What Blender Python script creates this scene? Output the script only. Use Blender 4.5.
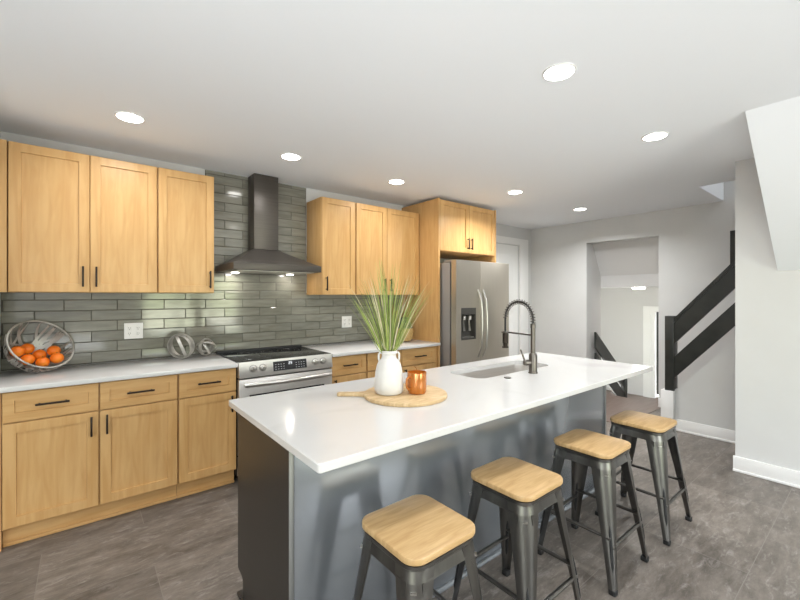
import bpy, bmesh, math, random
from math import sin, cos, pi, radians, sqrt, atan2
from mathutils import Vector, Matrix, Euler

for o in list(bpy.data.objects): bpy.data.objects.remove(o)
scene = bpy.context.scene
COL = scene.collection
rnd = random.Random(7)

# ------------------------------------------------------------------ camera
FPX, HORIZON, EYE = 394.0, 296.5, 1.41
cam_d = bpy.data.cameras.new('camera')
cam_d.sensor_fit = 'HORIZONTAL'
cam_d.sensor_width = 36.0
cam_d.lens = FPX / 800.0 * 36.0
cam_d.shift_y = (HORIZON - 300.0) / 800.0
cam_d.clip_start = 0.05
cam = bpy.data.objects.new('camera', cam_d); COL.objects.link(cam)
cam.location = (0, 0, EYE)
cam.rotation_euler = (pi / 2, 0, atan2(.780, .626) - pi / 2)
scene.camera = cam

# ------------------------------------------------------------------ world, lights, exposure
def nd(nt, kind, **kw):
    n = nt.nodes.new(kind)
    for k, v in kw.items(): setattr(n, k, v)
    return n

world = bpy.data.worlds.new('daylight'); scene.world = world
world.use_nodes = True
wt = world.node_tree; wt.nodes.clear()
w_out = nd(wt, 'ShaderNodeOutputWorld'); w_bg = nd(wt, 'ShaderNodeBackground')
w_tc = nd(wt, 'ShaderNodeTexCoord'); w_sep = nd(wt, 'ShaderNodeSeparateXYZ')
w_map = nd(wt, 'ShaderNodeMapRange'); w_ramp = nd(wt, 'ShaderNodeValToRGB')
wt.links.new(w_tc.outputs['Generated'], w_sep.inputs[0])
wt.links.new(w_sep.outputs['Z'], w_map.inputs['Value'])
w_map.inputs['From Min'].default_value = -1; w_map.inputs['From Max'].default_value = 1
wt.links.new(w_map.outputs[0], w_ramp.inputs[0])
cr = w_ramp.color_ramp
cr.elements[0].position = 0.0; cr.elements[0].color = (.70, .70, .66, 1)
cr.elements[1].position = 1.0; cr.elements[1].color = (.80, .90, 1.0, 1)
for p, c in ((.44, (.72, .72, .66, 1)), (.475, (.80, .82, .62, 1)), (.505, (.42, .50, .28, 1)), (.55, (.55, .62, .50, 1)), (.575, (.92, .96, 1.0, 1))):
    e = cr.elements.new(p); e.color = c
wt.links.new(w_ramp.outputs[0], w_bg.inputs['Color'])
w_bg.inputs['Strength'].default_value = 8.0
wt.links.new(w_bg.outputs[0], w_out.inputs['Surface'])

def area_light(name, loc, rot, sx, sy, energy, color=(1, 1, 1), portal=False, shape='RECTANGLE', spread=pi):
    d = bpy.data.lights.new(name, 'AREA'); d.shape = shape; d.size = sx
    if shape in ('RECTANGLE', 'ELLIPSE'): d.size_y = sy
    d.energy = energy; d.color = color; d.spread = spread
    if portal: d.cycles.is_portal = True
    o = bpy.data.objects.new(name, d); COL.objects.link(o)
    o.location = loc; o.rotation_euler = rot
    return o
# daylight enters through the glazing in the near wall (behind the camera)
area_light('window_portal', (2.0, -2.70, 1.25), (pi / 2, 0, 0), 2.1, 1.9, 1, portal=True)
area_light('window_portal', (-2.62, -1.3, 1.25), (pi / 2, 0, -pi / 2), 1.6, 1.9, 1, portal=True)  # portal of the added left window

# added fill light behind the camera, aimed up to brighten the ceiling
area_light('bounce_light', (-1.15, -.8, .75), (pi, 0, 0), 2.8, 2.6, 62, (.93, .965, 1))

scene.view_settings.view_transform = 'Standard'
scene.view_settings.look = 'None'
scene.view_settings.gamma = 1.0
scene.view_settings.use_curve_mapping = False
scene.view_settings.exposure = 0.50
LAMP_W = 6.5        # watts of each recessed lamp

# ------------------------------------------------------------------ materials
def srgb(r, g, b):
    f = lambda v: (v / 255 / 12.92) if v <= 10.3 else ((v / 255 + .055) / 1.055) ** 2.4
    return (f(r), f(g), f(b), 1)

def mat(name, color, rough=.5, metal=0.0, coat=0.0, spec=.5, emit=None, estr=0):
    m = bpy.data.materials.new(name); m.use_nodes = True
    b = m.node_tree.nodes['Principled BSDF']
    b.inputs['Base Color'].default_value = color
    b.inputs['Roughness'].default_value = rough
    b.inputs['Metallic'].default_value = metal
    b.inputs['Coat Weight'].default_value = coat
    b.inputs['Specular IOR Level'].default_value = spec
    if emit:
        b.inputs['Emission Color'].default_value = emit
        b.inputs['Emission Strength'].default_value = estr
    return m

def noise_color(m, c0, c1, scale=(1, 1, 1), nscale=4, detail=5, lo=.35, hi=.65, island=0.0, bump=0, distortion=0, coord='Object'):
    """two colours mixed by a stretched noise, optionally shifted per mesh island"""
    nt = m.node_tree; b = nt.nodes['Principled BSDF']
    tc = nd(nt, 'ShaderNodeTexCoord'); mp = nd(nt, 'ShaderNodeMapping'); mp.inputs['Scale'].default_value = scale
    nz = nd(nt, 'ShaderNodeTexNoise'); nz.inputs['Scale'].default_value = nscale; nz.inputs['Detail'].default_value = detail
    nz.inputs['Distortion'].default_value = distortion
    src = tc.outputs[coord]
    if island:
        ge = nd(nt, 'ShaderNodeNewGeometry'); ad = nd(nt, 'ShaderNodeVectorMath', operation='ADD')
        mu = nd(nt, 'ShaderNodeMath', operation='MULTIPLY'); mu.inputs[1].default_value = 37
        nt.links.new(ge.outputs['Random Per Island'], mu.inputs[0])
        nt.links.new(src, ad.inputs[0]); nt.links.new(mu.outputs[0], ad.inputs[1]); src = ad.outputs[0]
    nt.links.new(src, mp.inputs[0]); nt.links.new(mp.outputs[0], nz.inputs['Vector'])
    mr = nd(nt, 'ShaderNodeMapRange'); mr.inputs['From Min'].default_value = lo; mr.inputs['From Max'].default_value = hi
    nt.links.new(nz.outputs[0], mr.inputs[0])
    mx = nd(nt, 'ShaderNodeMix', data_type='RGBA'); mx.inputs[6].default_value = c0; mx.inputs[7].default_value = c1
    nt.links.new(mr.outputs[0], mx.inputs[0])
    out = mx.outputs[2]
    if island:
        hs = nd(nt, 'ShaderNodeHueSaturation'); m2 = nd(nt, 'ShaderNodeMapRange')
        m2.inputs['To Min'].default_value = 1 - island; m2.inputs['To Max'].default_value = 1 + island
        nt.links.new(ge.outputs['Random Per Island'], m2.inputs[0])
        nt.links.new(m2.outputs[0], hs.inputs['Value']); nt.links.new(out, hs.inputs['Color']); out = hs.outputs[0]
    nt.links.new(out, b.inputs['Base Color'])
    if bump:
        bp = nd(nt, 'ShaderNodeBump'); bp.inputs['Strength'].default_value = bump; bp.inputs['Distance'].default_value = .004
        nt.links.new(nz.outputs[0], bp.inputs['Height']); nt.links.new(bp.outputs[0], b.inputs['Normal'])
    return m

M = {}
M['wall'] = noise_color(mat('wall_paint', (.70, .69, .67, 1), .75), (.635, .633, .62, 1), (.615, .612, .60, 1), nscale=3)
M['hallwall'] = mat('hall_paint', (.63, .62, .61, 1), .75)
M['ceil'] = mat('ceiling_paint', (.88, .91, .94, 1), .85)
M['trim'] = mat('white_trim_paint', (.82, .815, .80, 1), .4)
M['maple'] = noise_color(mat('maple', (.6, .4, .2, 1), .38), (.56, .315, .112, 1), (.64, .390, .160, 1), scale=(9, 9, .9), nscale=3.2, detail=7, distortion=.6)
M['maple_h'] = noise_color(mat('maple_across', (.6, .4, .2, 1), .38), (.56, .315, .112, 1), (.64, .390, .160, 1), scale=(.9, 9, 9), nscale=3.2, detail=7, distortion=.6)
M['quartz'] = noise_color(mat('white_quartz', (.85, .84, .82, 1), .11), (.64, .63, .615, 1), (.55, .54, .525, 1), nscale=1.4, detail=8, lo=.52, hi=.75, distortion=1.5)
M['bronze'] = mat('bronze_pull', (.035, .026, .02, 1), .38, .8)
M['black_steel'] = noise_color(mat('black_stainless', (.12, .11, .10, 1), .40, .55), (.085, .074, .064, 1), (.10, .088, .077, 1), scale=(1, 1, 60), nscale=3)
M['steel'] = noise_color(mat('stainless', (.55, .53, .50, 1), .38, .8), (.62, .595, .56, 1), (.68, .65, .615, 1), scale=(1, 1, 80), nscale=3)
M['fridge'] = noise_color(mat('fridge_steel', (.45, .42, .38, 1), .36, .85), (.52, .475, .40, 1), (.55, .505, .43, 1), scale=(60, 1, 1), nscale=3)
M['fridge_side'] = mat('fridge_grey_side', (.30, .28, .265, 1), .45, .3)
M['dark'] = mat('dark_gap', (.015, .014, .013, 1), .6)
M['liner'] = mat('dispenser_liner', (.07, .066, .06, 1), .35, .3)
M['ring'] = mat('burner_ring_print', (.03, .03, .03, 1), .3)
M['black_glass'] = mat('black_glass', (.012, .012, .013, 1), .06, 0, 0, .7)
M['display'] = mat('display_glass', (.02, .02, .022, 1), .12)
M['lit'] = mat('display_digits', (.5, .5, .5, 1), .4, emit=(.9, .95, 1, 1), estr=.8)
M['printed'] = mat('printed_mark', (.5, .5, .5, 1), .5)
M['slate'] = noise_color(mat('slate_blue_paint', (.1, .12, .14, 1), .17, .6), (.285, .305, .33, 1), (.30, .32, .345, 1), nscale=2)
M['slate'].node_tree.nodes['Principled BSDF'].inputs['Coat Weight'].default_value = .3
M['slate_end'] = mat('charcoal_end_panel', (.032, .029, .026, 1), .32, .2)  # slate darkened: the shade on the island ends is put into the colour
M['metal_trim'] = mat('satin_metal_edge', (.25, .25, .245, 1), .4, .5)
M['gun'] = noise_color(mat('gunmetal', (.2, .19, .18, 1), .34, .92), (.125, .12, .113, 1), (.18, .172, .16, 1), scale=(3, 3, .6), nscale=6)
M['black'] = mat('black_rubber', (.012, .012, .012, 1), .55)
M['elm'] = noise_color(mat('elm_seat', (.6, .4, .2, 1), .35), (.47, .285, .12, 1), (.64, .435, .215, 1), scale=(1.4, 16, 4), nscale=3.4, detail=8, distortion=.8, lo=.3, hi=.7)
M['board'] = noise_color(mat('mango_board', (.6, .4, .2, 1), .5), (.50, .33, .16, 1), (.68, .50, .28, 1), scale=(3, 14, 3), nscale=3, detail=8, distortion=1)
M['ceramic'] = noise_color(mat('white_ceramic', (.84, .82, .79, 1), .55), (.66, .64, .61, 1), (.62, .60, .575, 1), nscale=20, bump=.1)
M['faucet'] = mat('spot_gunmetal', (.15, .135, .12, 1), .3, .95)
M['nickel'] = mat('brushed_nickel', (.6, .58, .55, 1), .28, 1.0)
M['pewter'] = noise_color(mat('pewter_strap', (.5, .48, .44, 1), .42, .45), (.36, .345, .315, 1), (.58, .56, .52, 1), nscale=14)
M['orange'] = noise_color(mat('orange_peel', (.85, .2, .02, 1), .42), (.90, .15, .006, 1), (.98, .28, .015, 1), nscale=9, bump=.25)
M['apple'] = mat('red_apple_skin', (.45, .03, .02, 1), .3)
M['stem'] = mat('orange_stem', (.12, .14, .03, 1), .7)
M['grass'] = noise_color(mat('grass_blade', (.25, .4, .1, 1), .5), (.13, .20, .035, 1), (.40, .45, .13, 1), scale=(3, 3, 3), nscale=5, island=.45)
M['straw'] = noise_color(mat('pale_blade', (.6, .55, .4, 1), .6), (.50, .44, .28, 1), (.66, .60, .42, 1), nscale=5, island=.2)
M['plastic'] = mat('white_plastic', (.84, .83, .81, 1), .35)
M['rail'] = noise_color(mat('black_stain', (.03, .03, .03, 1), .3), (.022, .024, .022, 1), (.034, .035, .032, 1), scale=(1, 1, 1), nscale=8)
M['brown_floor'] = noise_color(mat('brown_wood_floor', (.14, .095, .075, 1), .35), (.15, .105, .085, 1), (.20, .145, .12, 1), scale=(1, 10, 1), nscale=3)
M['pot_gold'] = noise_color(mat('woven_gold', (.4, .25, .08, 1), .6), (.42, .26, .09, 1), (.60, .41, .17, 1), scale=(10, 10, 30), nscale=6)
M['pot_dark'] = mat('dark_glaze', (.035, .05, .035, 1), .3)
M['walnut'] = noise_color(mat('walnut', (.2, .1, .05, 1), .5), (.22, .115, .055, 1), (.33, .18, .09, 1), scale=(10, 4, 1), nscale=3)
M['lens'] = mat('lamp_lens', (1, 1, 1, 1), .5, emit=(1, .97, .92, 1), estr=14)
M['wax'] = mat('candle_wax', (.85, .42, .08, 1), .5)

def glass_mat(name, color, rough=.02, ior=1.45):
    m = mat(name, color, rough); b = m.node_tree.nodes['Principled BSDF']
    b.inputs['Transmission Weight'].default_value = 1.0; b.inputs['IOR'].default_value = ior
    return m
M['amber'] = mat('amber_luster_glass', (.50, .17, .028, 1), .10, .45, .6)

# tile with a colour shift per tile
M['tile'] = noise_color(mat('grey_glass_tile', (.2, .2, .18, 1), .09), (.180, .175, .142, 1), (.235, .228, .188, 1), scale=(1.5, 1, 9), nscale=4, island=.10, bump=.04)
M['tile'].node_tree.nodes['Principled BSDF'].inputs['Specular IOR Level'].default_value = .75
M['grout'] = mat('dark_grout', (.075, .07, .06, 1), .8)

def floor_material():
    m = mat('floor_tile', (.15, .13, .12, 1), .42); nt = m.node_tree; b = nt.nodes['Principled BSDF']
    tc = nd(nt, 'ShaderNodeTexCoord'); mp = nd(nt, 'ShaderNodeMapping')
    mp.inputs['Location'].default_value = (-2.96 + .94 * 6, -.45 + .49 * 8, 0)
    nt.links.new(tc.outputs['Object'], mp.inputs[0])
    bk = nd(nt, 'ShaderNodeTexBrick'); bk.offset = .5; bk.offset_frequency = 2; bk.squash = 1
    bk.inputs['Scale'].default_value = 1; bk.inputs['Brick Width'].default_value = .94; bk.inputs['Row Height'].default_value = .49
    bk.inputs['Mortar Size'].default_value = .0018; bk.inputs['Mortar Smooth'].default_value = .2; bk.inputs['Bias'].default_value = 0
    bk.inputs['Color1'].default_value = (.8, .8, .8, 1); bk.inputs['Color2'].default_value = (1.12, 1.12, 1.12, 1)
    bk.inputs['Mortar'].default_value = (1, 1, 1, 1)
    nt.links.new(mp.outputs[0], bk.inputs['Vector'])
    # cloudy slate streaks
    n1 = nd(nt, 'ShaderNodeTexNoise'); n1.inputs['Scale'].default_value = 4.6; n1.inputs['Detail'].default_value = 9; n1.inputs['Roughness'].default_value = .75
    n1.inputs['Distortion'].default_value = .15
    m1 = nd(nt, 'ShaderNodeMapping'); m1.inputs['Scale'].default_value = (.9, 2.6, 1)
    nt.links.new(tc.outputs['Object'], m1.inputs[0]); nt.links.new(m1.outputs[0], n1.inputs['Vector'])
    r1 = nd(nt, 'ShaderNodeValToRGB'); r1.color_ramp.elements[0].position = .34; r1.color_ramp.elements[1].position = .66
    r1.color_ramp.elements[0].color = (.088, .073, .060, 1); r1.color_ramp.elements[1].color = (.235, .203, .174, 1)
    nt.links.new(n1.outputs[0], r1.inputs[0])
    # pale scuffed veins
    n2 = nd(nt, 'ShaderNodeTexNoise'); n2.inputs['Scale'].default_value = 11; n2.inputs['Detail'].default_value = 10; n2.inputs['Roughness'].default_value = .75
    n2.inputs['Distortion'].default_value = .6
    nt.links.new(m1.outputs[0], n2.inputs['Vector'])
    r2 = nd(nt, 'ShaderNodeMapRange'); r2.inputs['From Min'].default_value = .53; r2.inputs['From Max'].default_value = .72
    r2.inputs['To Max'].default_value = .8
    nt.links.new(n2.outputs[0], r2.inputs[0])
    mxv = nd(nt, 'ShaderNodeMix', data_type='RGBA'); mxv.inputs[7].default_value = (.36, .33, .305, 1)
    nt.links.new(r2.outputs[0], mxv.inputs[0]); nt.links.new(r1.outputs[0], mxv.inputs[6])
    mul = nd(nt, 'ShaderNodeMix', data_type='RGBA', blend_type='MULTIPLY'); mul.inputs[0].default_value = 1
    nt.links.new(mxv.outputs[2], mul.inputs[6]); nt.links.new(bk.outputs['Color'], mul.inputs[7])
    mg = nd(nt, 'ShaderNodeMix', data_type='RGBA'); mg.inputs[7].default_value = (.22, .195, .175, 1)
    nt.links.new(bk.outputs['Fac'], mg.inputs[0]); nt.links.new(mul.outputs[2], mg.inputs[6])
    nt.links.new(mg.outputs[2], b.inputs['Base Color'])
    rr = nd(nt, 'ShaderNodeMapRange'); rr.inputs['To Min'].default_value = .30; rr.inputs['To Max'].default_value = .5
    nt.links.new(n1.outputs[0], rr.inputs[0]); nt.links.new(rr.outputs[0], b.inputs['Roughness'])
    bp = nd(nt, 'ShaderNodeBump'); bp.inputs['Strength'].default_value = .12; bp.inputs['Distance'].default_value = .003
    nt.links.new(n2.outputs[0], bp.inputs['Height']); nt.links.new(bp.outputs[0], b.inputs['Normal'])
    return m
M['floor'] = floor_material()

# ------------------------------------------------------------------ mesh helpers
def new(): return bmesh.new()

def add_box(bm, x0, x1, y0, y1, z0, z1, bevel=0, seg=2, mi=0):
    vs = [bm.verts.new(p) for p in ((x0, y0, z0), (x1, y0, z0), (x1, y1, z0), (x0, y1, z0), (x0, y0, z1), (x1, y0, z1), (x1, y1, z1), (x0, y1, z1))]
    fs = [bm.faces.new([vs[i] for i in q]) for q in ((0, 3, 2, 1), (4, 5, 6, 7), (0, 1, 5, 4), (1, 2, 6, 5), (2, 3, 7, 6), (3, 0, 4, 7))]
    for f in fs: f.material_index = mi
    if bevel:
        es = list({e for f in fs for e in f.edges})
        r = bmesh.ops.bevel(bm, geom=es, offset=bevel, segments=seg, affect='EDGES', profile=.5)
        for f in r['faces']: f.material_index = mi
    return vs

def rrect(x0, x1, y0, y1, r, n=6):
    """rounded rectangle outline, counter-clockwise"""
    pts = []
    for cx, cy, a0 in ((x1 - r, y1 - r, 0), (x0 + r, y1 - r, pi / 2), (x0 + r, y0 + r, pi), (x1 - r, y0 + r, 1.5 * pi)):
        for i in range(n + 1):
            a = a0 + pi / 2 * i / n
            pts.append((cx + r * cos(a), cy + r * sin(a)))
    return pts

def loft(bm, loops, closed=True, cap0=True, cap1=True, mi=0):
    rows = [[bm.verts.new(p) for p in L] for L in loops]
    n = len(rows[0])
    for a, b in zip(rows, rows[1:]):
        for i in range(n if closed else n - 1):
            j = (i + 1) % n
            f = bm.faces.new((a[i], a[j], b[j], b[i])); f.material_index = mi
    if cap0: bm.faces.new(list(reversed(rows[0]))).material_index = mi
    if cap1: bm.faces.new(rows[-1]).material_index = mi
    return rows

def add_slab(bm, outline, z0, z1, soft=.003, mi=0):
    """extrude a 2-D outline with softened top and bottom edges"""
    cx = sum(p[0] for p in outline) / len(outline); cy = sum(p[1] for p in outline) / len(outline)
    def inset(d):
        out = []; n = len(outline)
        for i in range(n):
            ax, ay = outline[i - 1]; bx, by = outline[i]; dx, dy = outline[(i + 1) % n]
            tx, ty = dx - ax, dy - ay; L = sqrt(tx * tx + ty * ty) or 1
            out.append((bx - ty / L * d, by + tx / L * d))
        return out
    s = soft
    L = [(inset(s), z0), (inset(s * .3), z0 + s * .3), (outline, z0 + s), (outline, z1 - s), (inset(s * .3), z1 - s * .3), (inset(s), z1)]
    return loft(bm, [[(x, y, z) for x, y in o] for o, z in L], mi=mi)

def add_lathe(bm, prof, cx=0, cy=0, cz=0, n=32, mi=0, cap0=True, cap1=True, axis='Z'):
    loops = []
    for r, z in prof:
        L = []
        for i in range(n):
            a = 2 * pi * i / n
            if axis == 'Z': L.append((cx + r * cos(a), cy + r * sin(a), cz + z))
            elif axis == 'Y': L.append((cx + r * cos(a), cy + z, cz - r * sin(a)))
            else: L.append((cx + z, cy + r * cos(a), cz + r * sin(a)))
        loops.append(L)
    return loft(bm, loops, cap0=cap0, cap1=cap1, mi=mi)

def frames(path, closed=False):
    P = [Vector(p) for p in path]; n = len(P); T = []
    for i in range(n):
        if closed: t = P[(i + 1) % n] - P[i - 1]
        else: t = P[min(i + 1, n - 1)] - P[max(i - 1, 0)]
        T.append(t.normalized())
    up = Vector((0, 0, 1)) if abs(T[0].z) < .9 else Vector((1, 0, 0))
    N = [(up - T[0] * up.dot(T[0])).normalized()]
    for i in range(1, n):
        v = N[-1] - T[i] * N[-1].dot(T[i]); N.append(v.normalized())
    return P, T, N

def add_tube(bm, path, r, n=10, closed=False, mi=0, flat=1.0):
    P, T, N = frames(path, closed); loops = []
    for k, (p, t, nn) in enumerate(zip(P, T, N)):
        b = t.cross(nn); rr = r[k] if isinstance(r, (list, tuple)) else r
        loops.append([p + nn * rr * cos(2 * pi * i / n) * flat + b * rr * sin(2 * pi * i / n) for i in range(n)])
    if closed:
        rows = [[bm.verts.new(q) for q in L] for L in loops]
        for a, b2 in zip(rows, rows[1:] + rows[:1]):
            for i in range(n): bm.faces.new((a[i], a[(i + 1) % n], b2[(i + 1) % n], b2[i])).material_index = mi
    else: loft(bm, loops, mi=mi)

def add_bar(bm, p0, p1, w, h, mi=0):
    """straight rectangular bar; w across (horizontal), h in the vertical plane"""
    a, b = Vector(p0), Vector(p1); t = (b - a).normalized(); up = Vector((0, 0, 1))
    s = t.cross(up)
    s = s.normalized() if s.length > 1e-4 else Vector((1, 0, 0))
    u = s.cross(t).normalized()
    loft(bm, [[c + s * i * w / 2 + u * j * h / 2 for i, j in ((-1, -1), (1, -1), (1, 1), (-1, 1))] for c in (a, b)], mi=mi)

def add_sphere(bm, c, r, u=20, v=12, sz=1.0, mi=0):
    g = bmesh.ops.create_uvsphere(bm, u_segments=u, v_segments=v, radius=r, matrix=Matrix.Translation(c) @ Matrix.Diagonal((1, 1, sz, 1)))
    for vv in g['verts']:
        for f in vv.link_faces: f.material_index = mi

WORLD = {}
def obj(name, bm, mats, parent=None, sharp=35):
    """turn a bmesh in world coordinates into one mesh object with its origin at its own base"""
    if not isinstance(mats, (list, tuple)): mats = [mats]
    bmesh.ops.recalc_face_normals(bm, faces=bm.faces[:])
    bm.normal_update()
    for f in bm.faces: f.smooth = True
    for e in bm.edges:
        if len(e.link_faces) == 2 and e.calc_face_angle(0) > radians(sharp): e.smooth = False
    xs = [v.co.x for v in bm.verts]; ys = [v.co.y for v in bm.verts]; zs = [v.co.z for v in bm.verts]
    org = Vector(((min(xs) + max(xs)) / 2, (min(ys) + max(ys)) / 2, min(zs)))
    bmesh.ops.translate(bm, verts=bm.verts, vec=-org)
    me = bpy.data.meshes.new(name); bm.to_mesh(me); bm.free()
    for m in mats: me.materials.append(M[m] if isinstance(m, str) else m)
    o = bpy.data.objects.new(name, me); COL.objects.link(o)
    if parent is not None:
        o.parent = parent; o.location = org - WORLD[parent.name]
    else: o.location = org
    WORLD[o.name] = org.copy()
    return o

def tag(o, label=None, cat=None, group=None, kind=None):
    if label: o['label'] = label
    if cat: o['category'] = cat
    if group: o['group'] = group
    if kind: o['kind'] = kind
    return o

def thing(name, label, cat, loc, group=None):
    o = bpy.data.objects.new(name, None); COL.objects.link(o)
    o.location = loc; o.empty_display_size = .1; WORLD[o.name] = Vector(loc)
    return tag(o, label, cat, group)

def struct(name, bm, m, label=None, parent=None):
    o = obj(name, bm, m, parent)
    if parent is None: tag(o, label, None, None, 'structure')
    return o

def box_obj(name, m, b, parent=None, bevel=0):
    bm = new(); add_box(bm, *b, bevel=bevel); return obj(name, bm, m, parent)

# ------------------------------------------------------------------ the setting
YB, XF, XR, ZC = 3.69, 5.72, 4.12, 2.505      # back wall, far wall, right wall, ceiling
LX, NY = -2.6, -2.7                            # left and near limits of the room
struct('floor', (lambda b: (add_box(b, LX, XF, NY, YB, -.12, 0), b)[1])(new()), 'floor', 'dark grey brown stone look tile floor with thin pale grout')
bm = new(); add_box(bm, 4.6, 5.88, 1.82, YB, .0005, .006)
struct('floor_landing', bm, 'brown_floor', 'brown wood landing before the doorway')
# ceiling with the stairwell opening left free (x 4.79..5.72, y < 1.2)
bm = new()
add_box(bm, LX, 4.79, NY, YB, ZC, ZC + .3); add_box(bm, 4.79, XF, 1.2, YB, ZC, ZC + .3)
struct('ceiling', bm, 'ceil', 'flat white ceiling with recessed lamps')
bm = new(); add_box(bm, 4.5, 6.0, -1.6, 1.35, 3.6, 3.7)
struct('ceiling_stairwell', bm, 'ceil', 'white ceiling above the stairwell')
bm = new(); add_box(bm, 4.69, 4.79, -1.6, 1.3, ZC + .3, 3.6); add_box(bm, 4.79, XF, 1.2, 1.3, ZC + .3, 3.6); add_box(bm, 4.26, XF + .16, -1.7, -1.6, 0, 3.6)
struct('wall_stairwell', bm, 'wall', 'white walls around the stairwell')
# back wall, with a recess-free face
bm = new(); add_box(bm, -.55, 6.0, YB, YB + .12, -.1, ZC + .3); struct('wall_back', bm, 'wall', 'white wall behind the cabinets')
bm = new(); add_box(bm, -.55, -.43, 2.95, YB, 0, ZC); struct('wall_stub', bm, 'wall', 'short grey wall at the left end of the cabinets')
# far wall with the doorway
DY0, DY1, DZ = 1.856, 2.780, 2.19
bm = new()
add_box(bm, XF, XF + .16, DY1, YB, -.9, ZC + .3); add_box(bm, XF, XF + .16, -1.6, DY0, -.9, 3.6)
add_box(bm, XF, XF + .16, DY0, DY1, DZ, ZC + .3)
struct('wall_far', bm, 'wall', 'white wall with the tall doorway')
bm = new(); add_box(bm, XR, XR + .14, NY, .79, 0, ZC); struct('wall_right', bm, 'wall', 'white wall on the right under the sloped bulkhead')
# sloped bulkhead on the right
bm = new()
prof = [(3.048, ZC), (XR, 1.605), (XR, ZC)]
loft(bm, [[(x, y, z) for x, z in prof] for y in (.54, NY)])
struct('ceiling_slope', bm, 'ceil', 'smooth white sloped bulkhead below the ceiling on the right')
# left room side and near wall with glazing (behind the camera)
bm = new()
add_box(bm, LX - .14, LX, NY, -2.1, 0, ZC); add_box(bm, LX - .14, LX, -.5, YB, 0, ZC)
add_box(bm, LX - .14, LX, -2.1, -.5, 0, .3); add_box(bm, LX - .14, LX, -2.1, -.5, 2.2, ZC)
struct('wall_left', bm, 'wall', 'white wall left of the camera')
bm = new(); add_box(bm, LX, -.55, YB, YB + .12, 0, ZC); struct('wall_left_back', bm, 'wall', 'white wall beyond the cabinet end')
WX0, WX1, WZ0, WZ1 = .95, 3.05, .3, 2.2
bm = new()
add_box(bm, LX - .14, WX0, NY - .14, NY, 0, ZC); add_box(bm, WX1, XR + .14, NY - .14, NY, 0, ZC)
add_box(bm, WX0, WX1, NY - .14, NY, 0, WZ0); add_box(bm, WX0, WX1, NY - .14, NY, WZ1, ZC)
struct('wall_near', bm, 'wall', 'white wall behind the camera with glazing')
def window_frame(name, a0, a1, at, horiz, n):
    bm = new()
    def bar(u0, u1, z0, z1):
        if horiz: add_box(bm, u0, u1, at - .1, at - .02, z0, z1)
        else: add_box(bm, at - .1, at - .02, u0, u1, z0, z1)
    bar(a0, a1, WZ0, WZ0 + .06); bar(a0, a1, WZ1 - .06, WZ1)
    for i in range(n + 1):
        u = a0 + (a1 - a0 - .07) * i / n; bar(u, u + .07, WZ0 + .06, WZ1 - .06)
    struct(name, bm, 'trim', 'white framed window behind the camera')
window_frame('window_1', WX0, WX1, NY, True, 3)
window_frame('window_2', -2.1, -.5, LX, False, 2)  # left wall window added out of view to bring in more light

# lower hall beyond the doorway (half a level down)
ZL = -.85
bm = new(); add_box(bm, 6.9, 10.1, .9, 4.6, ZL - .1, ZL); struct('floor_hall', bm, 'brown_floor', 'brown wood floor of the lower hall')
bm = new()
add_box(bm, 9.9, 10.0, 3.44, 4.6, ZL, 1.75); add_box(bm, 9.9, 10.0, .9, 2.5, ZL, 1.75); add_box(bm, 9.9, 10.0, 2.5, 3.44, 1.07, 1.75)
struct('wall_hall', bm, 'hallwall', 'pale wall at the end of the lower hall')
bm = new(); add_box(bm, 6.2, 9.9, 4.5, 4.6, ZL, 1.75); add_box(bm, 6.25, 10.0, .9, 1.0, ZL, 1.75)
struct('wall_hall_side', bm, 'hallwall', 'side walls of the lower hall')
bm = new(); add_box(bm, 10.3, 10.35, 2.3, 3.8, ZL, 1.3); struct('wall_dark_room', bm, 'dark', 'dark room seen through the lower hall door')  # near-black colour paints the darkness beyond the open door
bm = new()
add_box(bm, 6.2, 6.6, .9, 4.6, 1.548, 1.725); add_box(bm, 6.6, 10.0, .9, 4.6, 1.75, 1.83)
struct('ceiling_hall', bm, 'hallwall', 'low white ceiling edge of the lower hall')
bm = new()
loft(bm, [[(6.2, y, 1.725), (6.25, y, 1.725), (5.93, y, 2.30), (5.88, y, 2.30)] for y in (1.6, 2.95)])
struct('ceiling_stair', bm, 'hallwall', 'grey sloped soffit over the stairs down')
bm = new(); add_box(bm, 5.88, 6.2, DY1 + .015, DY1 + .12, -.9, 2.3); add_box(bm, 5.88, 6.6, DY0 - .12, DY0 - .002, -.9, 2.3)
struct('wall_stair_side', bm, 'hallwall', 'side walls of the stairs down')
bm = new()
for i in range(5): add_box(bm, 5.88 + .2 * i, 5.88 + .2 * (i + 1), DY0, DY1, -.9, -.17 * (i + 1))
struct('staircase', bm, 'brown_floor', 'wood steps down to the lower hall')
# door at the end of the lower hall
bm = new()
add_box(bm, 9.87, 9.90, 3.36, 3.51, ZL, 1.07); add_box(bm, 9.87, 9.90, 2.4, 3.51, 1.07, 1.19); add_box(bm, 9.88, 9.98, 3.28, 3.36, ZL, 1.07)
struct('door_1', bm, 'trim', 'white door casing in the lower hall')

# white closet door on the back wall right of the fridge
bm = new()
add_box(bm, 5.38, 5.60, YB - .025, YB, 0, 2.32, .003); add_box(bm, 4.35, 5.60, YB - .022, YB, 2.22, 2.32)
add_box(bm, 4.45, 5.33, YB - .012, YB, 0.01, 2.2)
for z0, z1 in ((.15, 1.0), (1.15, 2.05)): add_box(bm, 4.6, 5.2, YB - .018, YB - .008, z0, z1, .004)
struct('door_2', bm, 'trim', 'white door and casing beside the fridge')

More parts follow.
